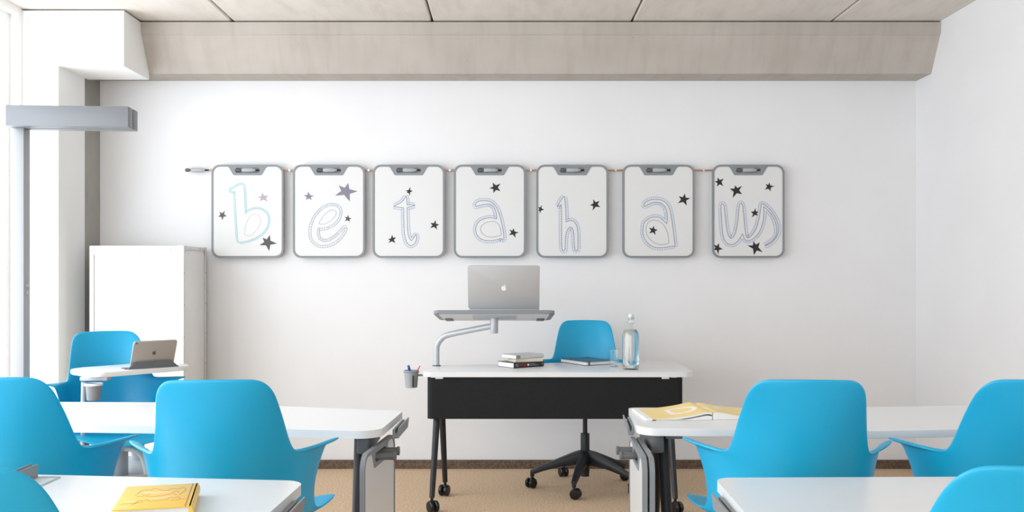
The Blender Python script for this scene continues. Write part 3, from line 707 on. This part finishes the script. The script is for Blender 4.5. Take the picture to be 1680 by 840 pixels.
TLd = TR(*(hinge+Vector((0, 0, .010)))) @ Matrix.Rotation(LA, 4, 'X')
m = MB(); m.prism(rrect(-.194, .194, 0, .243, .011), -.001, .006, TLd, bev=.0015); m.build('lid', 'laptop', lt)
m = MB(); m.prism(rrect(-.183, .183, .012, .232, .004), -.0018, -.001, TLd); m.build('screen', 'screen', lt)
m = MB(); apple(m, .031, .0061, .0068, TLd @ TR(0, .118, 0) @ Matrix.Scale(-1, 4, (1, 0, 0)) @ Matrix.Scale(-1, 4, (1, 0, 0))); m.build('logo', 'logo', lt, smooth=False)

# tablet on the writing tray
c0 = A+u*.292+v*.040; ta = math.radians(40)
tb = empty('tablet', (c0.x, c0.y, .8005), ta, 'small silver tablet leaning in a dark grey stand on the chair writing tray', 'tablet')
TT2 = TR(0, 0, .008) @ Matrix.Rotation(math.radians(114), 4, 'X')
m = MB(); m.prism(rrect(-.101, .101, 0, .134, .010), -.004, .004, TT2, bev=.0015); m.build('body', 'ipad', tb)
m = MB(); m.prism(rrect(-.092, .092, .008, .126, .004), -.0046, -.004, TT2); m.build('screen', 'screen', tb)
m = MB(); apple(m, .021, .004, .0048, TT2 @ TR(0, .072, 0)); m.build('logo', 'logod', tb, smooth=False)
m = MB(); m.lathe([(.004, 0), (.004, .0008)], seg=16); m.bm.transform(TT2 @ TR(-.088, .126, .004)); m.build('camera_lens', 'logod', tb)
ts = empty('tablet_stand', (c0.x, c0.y, .8005), ta, 'dark grey slotted holder on the writing tray gripping the tablet', 'stand')
m = MB(); pr_ = rounded([(-.125, -.03), (.125, -.03), (.105, .026), (-.100, .030)], [.01, .01, .02, .02], 6)
m.prism([(-.118, 0), (.118, 0), (.108, .012), (.092, .026), (.08, .030), (-.08, .030), (-.092, .026), (-.108, .012)], 0, .010, TR(0, -.014, 0) @ Matrix.Rotation(PI/2, 4, 'X'))
m.build('front_lip', 'dgrey', ts)
m = MB(); m.box(-.125, .125, -.010, .05, 0, .004, .001); m.build('foot', 'dgrey', ts)

# ------------------------------------------------------------ things on the desk
def book(name, label, loc, rz, L, Wd, th, cover, pages, cat='book', group=None, spine=True, soft=False):
    """spine along local +x at y=0; pages go back along +y"""
    b = empty(name, loc, rz, label, cat, group); c = .0022
    m = MB()
    m.box(0, L, 0, Wd, 0, c, .0006, seg=1); m.box(0, L, 0, Wd, th-c, th, .0006, seg=1)
    if spine:
        n = 8; pl = [(0, th/2+(th/2)*0)]
        pl = [(-.004*math.sin(PI*k/n), th*k/n) for k in range(n+1)]+[(.0022, th-.0004*0), (.0022, 0)]
        m.prism([(y, z) for y, z in pl], 0, L, Matrix(((0, 0, 1, 0), (1, 0, 0, 0), (0, 1, 0, 0), (0, 0, 0, 1))))
    m.build('cover', cover, b)
    m = MB(); m.box(.004, L-.004, .002, Wd-.004, c, th-c); m.build('pages', pages, b, smooth=False)
    return b
def text_on(parent, body, size, T, mt, name='title', ext=.0003):
    cu = bpy.data.curves.new(name, 'FONT'); cu.body = body; cu.size = size; cu.extrude = ext; cu.align_x = 'LEFT'; cu.align_y = 'CENTER'
    o = bpy.data.objects.new(name+'_tmp', cu); COL.objects.link(o); dg = bpy.context.evaluated_depsgraph_get()
    me = bpy.data.meshes.new_from_object(o.evaluated_get(dg)); bpy.data.objects.remove(o); me.transform(T)
    n = bpy.data.objects.new(name, me); COL.objects.link(n); me.materials.clear(); me.materials.append(M[mt]); n.parent = parent; return n
bz = math.radians(38)
G = 'books stacked on the desk'
b1 = book('book', 'black spined book with red and white title, bottom of the desk stack', (.037, 5.318, .7202), bz, .215, .148, .030, 'covblack', 'paper', 'book', G)
SPT = lambda x, z: TR(x, -.0042, z) @ Matrix.Rotation(PI/2, 4, 'X')
text_on(b1, 'RE', .024, SPT(.010, .0145) @ Matrix.Scale(.8, 4, (1, 0, 0)), 'spinetxt')
text_on(b1, 'WORK', .024, SPT(.035, .0145) @ Matrix.Scale(.82, 4, (1, 0, 0)), 'red')
m = MB(); m.lathe([(.0065, 0), (.0065, .0006)], seg=16); m.bm.transform(SPT(.100, .015)); m.build('emblem', 'cheart', b1)
m = MB()
for zz, segs in ((.019, (.112, .126, .129, .150)), (.011, (.112, .132, .135, .158, .161, .172))):
    for q in range(0, len(segs), 2): m.box(segs[q], segs[q+1], -.0048, -.0042, zz-.0016, zz+.0016)
m.build('small_print', 'spinetxt', b1, smooth=False)
m = MB(); m.lathe([(.0045, 0), (.0045, .0006)], seg=16); m.bm.transform(SPT(.204, .015)); m.build('emblem', 'spinetxt', b1)
b2 = book('book', 'small cream paged book in the middle of the desk stack', (.185, 5.425, .7506), bz+PI/2+.42, .17, .115, .020, 'cream', 'cream', 'book', G)
b2.location = (.045, 5.345, .7506); b2.rotation_euler = (0, 0, math.radians(24)); 
m = MB(); m.box(.10, .145, .01, .10, .0201, .0207); m.build('brown_tab', 'brownline', b2)
b3 = book('book', 'pale grey covered book lying on top of the desk stack', (.048, 5.32, .7716), math.radians(36), .195, .140, .020, 'covwhite', 'paper', 'book', G)
m = MB(); m.box(.0, .028, -.0046, -.003, .001, .019); m.build('spine_label', 'grey', b3, smooth=False)
# notebook
nb = empty('notebook', (.446, 5.466, .7202), math.radians(30), 'dark blue notebook with black elastic band beside the drinking glass', 'notebook')
m = MB(); m.prism(rrect(0, .205, 0, .272, .010), .0195, .022); m.build('front_cover', 'note', nb)
m = MB(); m.prism(rrect(0, .205, 0, .272, .010), 0, .0025); m.build('back_cover', 'covblack', nb)
m = MB(); m.prism(rrect(.004, .201, .004, .268, .008), .0025, .0195); m.build('pages', 'paper', nb)
m = MB(); m.box(.022, .028, -.0012, .2732, -.0001, .0231, .0005, seg=1); nbx = m.build('elastic_band', 'covblack', nb)
# glass and bottle
g = empty('drinking_glass', (.603, 5.42, .7202), 0, 'small clear tumbler standing left of the glass bottle', 'glass')
m = MB(); prof = [(.0235, 0), (.026, .002), (.030, .095), (.0285, .096), (.0245, .014), (.002, .012)]
m.lathe(prof, seg=40, cap1=True); m.build('tumbler', 'glass', g)
g = empty('glass_bottle', (.677, 5.267, .7202), 0, 'tall clear swing top bottle of water at the right of the desk', 'bottle')
m = MB(); H = .303
outp = [(.040, 0), (.0455, .004), (.0465, .02), (.0465, .185), (.043, .203), (.030, .225), (.018, .245), (.0145, .262), (.0145, .272), (.018, .274), (.018, .284)]
inp = [(.014, .284), (.0115, .272), (.0115, .260), (.015, .245), (.027, .224), (.040, .201), (.0432, .184), (.0432, .020), (.036, .010), (.002, .014)]
m.lathe(outp+inp, seg=48); m.build('body', 'glass', g)
m = MB(); m.lathe([(.002, .0145), (.0355, .0105), (.0430, .0205), (.0430, .184), (.0398, .2008), (.030, .2180), (.002, .2180)], seg=48, cap0=True, cap1=True); m.build('water', 'water', g)
m = MB(); m.lathe([(.009, .276), (.0135, .285), (.0135, .292), (.011, .302), (.004, .306)], seg=24); m.build('stopper', 'white', g)
m = MB()
for s in (-1, 1): m.tube([(s*.016, 0, .250), (s*.020, -.004, .268), (s*.0145, 0, .296), (s*.006, 0, .299)], .0012, 8, True, 4)
m.tube([(-.0155, -.003, .250), (0, -.017, .252), (.0155, -.003, .250)], .0012, 8, True, 5); m.build('wire_bail', 'alu', g)

# ------------------------------------------------------------ yellow book and magazine
Pk = Vector((-.725, 2.26)); Pn = Vector((-.669, 2.037)); sp = (Pk-Pn); Ls = sp.length
yb = empty('book', (Pn.x, Pn.y, .7202), math.atan2(sp.y, sp.x), 'closed yellow hardcover book with line drawing on the front left table', 'book')
Wd = .158; th = .030
m = MB(); m.box(0, Ls, 0, Wd, 0, .003, .0008); m.box(0, Ls, 0, Wd-.001, th-.003, th, .0008)
n = 8; pl = [(-.005*math.sin(PI*k/n), th*k/n) for k in range(n+1)]+[(.004, th), (.004, 0)]
m.prism(pl, 0, Ls, Matrix(((0, 0, 1, 0), (1, 0, 0, 0), (0, 1, 0, 0), (0, 0, 0, 1)))); m.build('cover', 'yellow', yb)
m = MB(); m.box(.006, Ls-.006, .003, Wd-.006, .003, th-.003); m.build('pages', 'paper', yb, smooth=False)
m = MB(); m.box(0, Ls, .010, .0125, th, th+.0003); m.build('hinge_groove', 'brownline', yb, smooth=False)
# hand drawings on the cover; local: x along spine (up the cover), y to the left
def draw(parent, lines, w_, z, mt, name='drawing'):
    mb = MB()
    for ln in lines:
        stroke(mb, catmull([Vector(p) for p in ln], 5), w_, z, False, .0003)
    mb.build(name, mt, parent, smooth=False)
def cvxy(a, b): return (Ls*b, .012+(Wd-.014)*(1-a))      # a: 0 left..1 right, b: 0 bottom..1 top of the cover
L1 = [[(.22, .62), (.26, .74), (.33, .80), (.40, .78), (.44, .84), (.50, .80)], [(.20, .58), (.28, .50), (.36, .52), (.45, .48), (.60, .50), (.74, .56), (.82, .50)],
      [(.66, .72), (.72, .80), (.80, .76), (.88, .82), (.93, .72), (.90, .62), (.86, .50)], [(.50, .80), (.58, .74), (.66, .72)],
      [(.05, .20), (.18, .24), (.26, .22), (.31, .34), (.36, .30), (.42, .36), (.46, .28), (.60, .30), (.70, .32), (.74, .40), (.80, .36), (.86, .40), (.90, .30), (.98, .32)],
      [(.22, .16), (.30, .24), (.38, .26)], [(.30, .60), (.36, .56), (.42, .60)], [(.74, .62), (.80, .66), (.84, .60)], [(.76, .28), (.84, .26), (.88, .30)]]
draw(yb, [[cvxy(*p) for p in l] for l in L1], .0011, th, 'brownline')
L2 = [[(.30, .66), (.5, .64), (.70, .66)], [(.42, .38), (.6, .40), (.74, .44)], [(.10, .30), (.24, .30)]]
draw(yb, [[cvxy(*p) for p in l] for l in L2], .0030, th, 'wink', 'drawing_highlight')
draw(yb, [[cvxy(.09+.03*k, .055+.012*(k % 2)), cvxy(.10+.03*k, .07), cvxy(.112+.03*k, .052)] for k in range(7)], .0012, th, 'wink', 'lettering')

# open yellow magazine: curved leaves rising to the fold
mg = empty('magazine', (.50, 3.42, .7202), math.radians(4), 'open yellow covered magazine lying on the middle right table', 'magazine')
def leafz(x):   # height profile, 0..1 left page
    return .006+.030*(x**2.2)*(1.0 if x < .86 else 1-((x-.86)/.14)**2*.35)
def sheet(x0, x1, y0, y1, zf, zb, n=20):
    m = MB(); bm = m.bm; rows = []
    for k in range(n+1):
        x = x0+(x1-x0)*k/n
        rows.append([bm.verts.new((x, y, z)) for y, z in ((y0, zb(x)), (y1, zb(x)), (y1, zf(x)), (y0, zf(x)))])
    for a, b in zip(rows, rows[1:]):
        for j in range(4): bm.faces.new((a[j], a[(j+1) % 4], b[(j+1) % 4], b[j]))
    bm.faces.new(rows[0][::-1]); bm.faces.new(rows[-1]); bmesh.ops.recalc_face_normals(bm, faces=bm.faces[:]); return m
PW = .235; DY = .255
fz = lambda x: leafz(min(1, max(0, x/PW)))
sheet(.014, PW, 0, DY, lambda x: fz(x)+.0002, lambda x: fz(x)-.0012).build('left_page', 'yellowmag', mg)
sheet(.014, PW-.002, .001, DY-.001, lambda x: fz(x)-.0014, lambda x: max(.0030, fz(x)-.0085)).build('page_block', 'paper', mg)
sheet(.03, PW-.002, .001, DY-.001, lambda x: max(.0024, fz(x)-.0125)*.9, lambda x: .0004).build('page_block', 'paper', mg)
sheet(-.006, .0155, -.002, DY, lambda x: .0072, lambda x: .0002).build('white_margin', 'paper', mg)
gz = lambda x: leafz(min(1, max(0, 1-(x-PW)/PW)))*.95
sheet(PW+.001, 2*PW, 0, DY, lambda x: gz(x)+.0002, lambda x: gz(x)-.0012).build('right_page', 'yellowmag', mg)
sheet(PW+.001, 2*PW-.004, .001, DY-.001, lambda x: gz(x)-.0014, lambda x: .0004).build('page_block', 'paper', mg)
# white printed letters following the page
def mag_text(body, size, x0, y0):
    T = TR(x0, y0, 0); o = text_on(mg, body, size, T, 'wink', 'printed_letters', .0001)
    me = o.data; b = bmesh.new(); b.from_mesh(me)
    bmesh.ops.subdivide_edges(b, edges=b.edges[:], cuts=2)
    for v_ in b.verts: v_.co.z = fz(v_.co.x)+.0003+max(0, v_.co.z)
    b.to_mesh(me); b.free()
mag_text('De', .175, .085, .115)

# ------------------------------------------------------------ cabinet
org = (-2.18, 5.89, 0)
t = empty('roller_cabinet', org, 0, 'tall white metal cabinet with riveted edges and roller front in left corner', 'cabinet')
x0, x1, y0, y1, h = -2.462, -1.907, 5.674, 6.10, 1.408
m = MB(); m.box(x0+.004, x1-.004, y0+.012, y1-.002, .03, h-.004, .003)
m.build('body', 'cab', t, org)
m = MB()
e = .020
for (a, b) in ((x0, x0+.026), (x1-e*1.0, x1)): m.box(a, b, y0, y0+.018, .03, h, .003)
m.box(x0+.026, x1-e, y0+.001, y0+.017, h-.055, h-.001, .002); m.box(x0+.026, x1-e, y0+.001, y0+.017, .031, .10, .002)
m.box(x1-.003, x1+.0015, y0, y0+.02, .03, h, .001); m.box(x1-.003, x1+.0015, y1-.022, y1, .03, h, .001)
m.box(x1-.003, x1+.0015, y0, y1, h-.022, h, .001); m.box(x0+.001, x1-.004, y0+.019, y1-.001, h-.003, h+.001, .001)
m.build('edge_trim', 'cabedge', t, org)
m = MB(); k = 0; z = .105
while z < h-.060:
    m.box(x0+.028, x1-.022, y0+.006, y0+.0135, z, z+.0172, .0022, seg=1); z += .0185
m.build('roller_shutter', 'cab', t, org)
for c in ((x1-.012, y0-.001), ):
    m = MB(); m.box(x1-.034, x1+.003, y0-.002, y0+.004, h-.036, h+.002, .001); m.box(x1-.001, x1+.003, y0, y0+.036, h-.036, h+.002, .001); m.build('corner_bracket', 'cabedge', t, org)
m = MB(); m.box(x1-.001, x1+.003, y1-.03, y1, h-.036, h+.002, .001); m.build('corner_bracket', 'cabedge', t, org)
for zz in (h-.16, h-.35, h-.54, h-.73, h-.92):
    for (xx, yy, dx, dy) in ((x0+.013, y0, 0, -1), (x1-.010, y0, 0, -1), (x1+.0015, y0+.009, 1, 0), (x1+.0015, y1-.010, 1, 0)):
        m = MB(); m.cyl((xx, yy, zz), (xx+dx*.002, yy+dy*.002, zz), .0036, seg=12); m.build('rivet', 'rivet', t, org)
for xx in (x0+.03, x0+.10, x0+.295, x0+.48):
    m = MB(); m.cyl((xx, y0, h-.022), (xx, y0-.002, h-.022), .0036, seg=12); m.build('rivet', 'rivet', t, org)
for yy in (y0+.12, y0+.30):
    m = MB(); m.cyl((x1+.0015, yy, h-.011), (x1+.0035, yy, h-.011), .0036, seg=12); m.build('rivet', 'rivet', t, org)
for xx in (x0+.05, x1-.05):
    for yy in (y0+.05, y1-.05):
        m = MB(); m.cyl((xx, yy, 0), (xx, yy, .032), .018, seg=16); m.build('foot', 'black', t, org)

# ------------------------------------------------------------ floor lamp
org = (-2.205, 4.36, 0)
t = empty('floor_lamp', org, 0, 'tall grey office uplighter lamp with twin flat heads at upper left', 'lamp')
m = MB(); m.box(-2.237, -2.176, 4.335, 4.395, .02, 1.90, .004); m.build('pole', 'pole', t, org)
m = MB(); m.prism(rrect(-2.36, -2.05, 4.20, 4.53, .03), 0, .022, bev=.003); m.build('base_plate', 'lamp', t, org)
TL2 = TR(-1.693, 4.302, 1.944) @ RZ(math.radians(4.2))
m = MB(); m.box(-.530, 0, 0, .062, -.046, .046, .002, TL2); hd = m.build('lamp_head', 'lamp', t, org)
m = MB(); m.box(-.522, -.006, .004, .058, -.0475, -.046, 0, TL2); m.build('diffuser', 'lgrey', hd)
m = MB(); m.box(-.530, 0, .076, .138, -.046, .046, .002, TL2); hd = m.build('lamp_head', 'lamp', t, org)
m = MB(); m.box(-.522, -.006, .080, .134, -.0475, -.046, 0, TL2); m.build('diffuser', 'lgrey', hd)
m = MB(); m.box(-.55, -.40, .061, .077, -.03, .03, .001, TL2); m.build('head_bridge', 'lampdark', t, org)
for zz in (1.19, 1.157):
    m = MB(); m.cyl((-2.177, 4.365, zz), (-2.168, 4.365, zz), .011, seg=20, bev=.002); m.build('dimmer_button', 'lgrey', t, org)
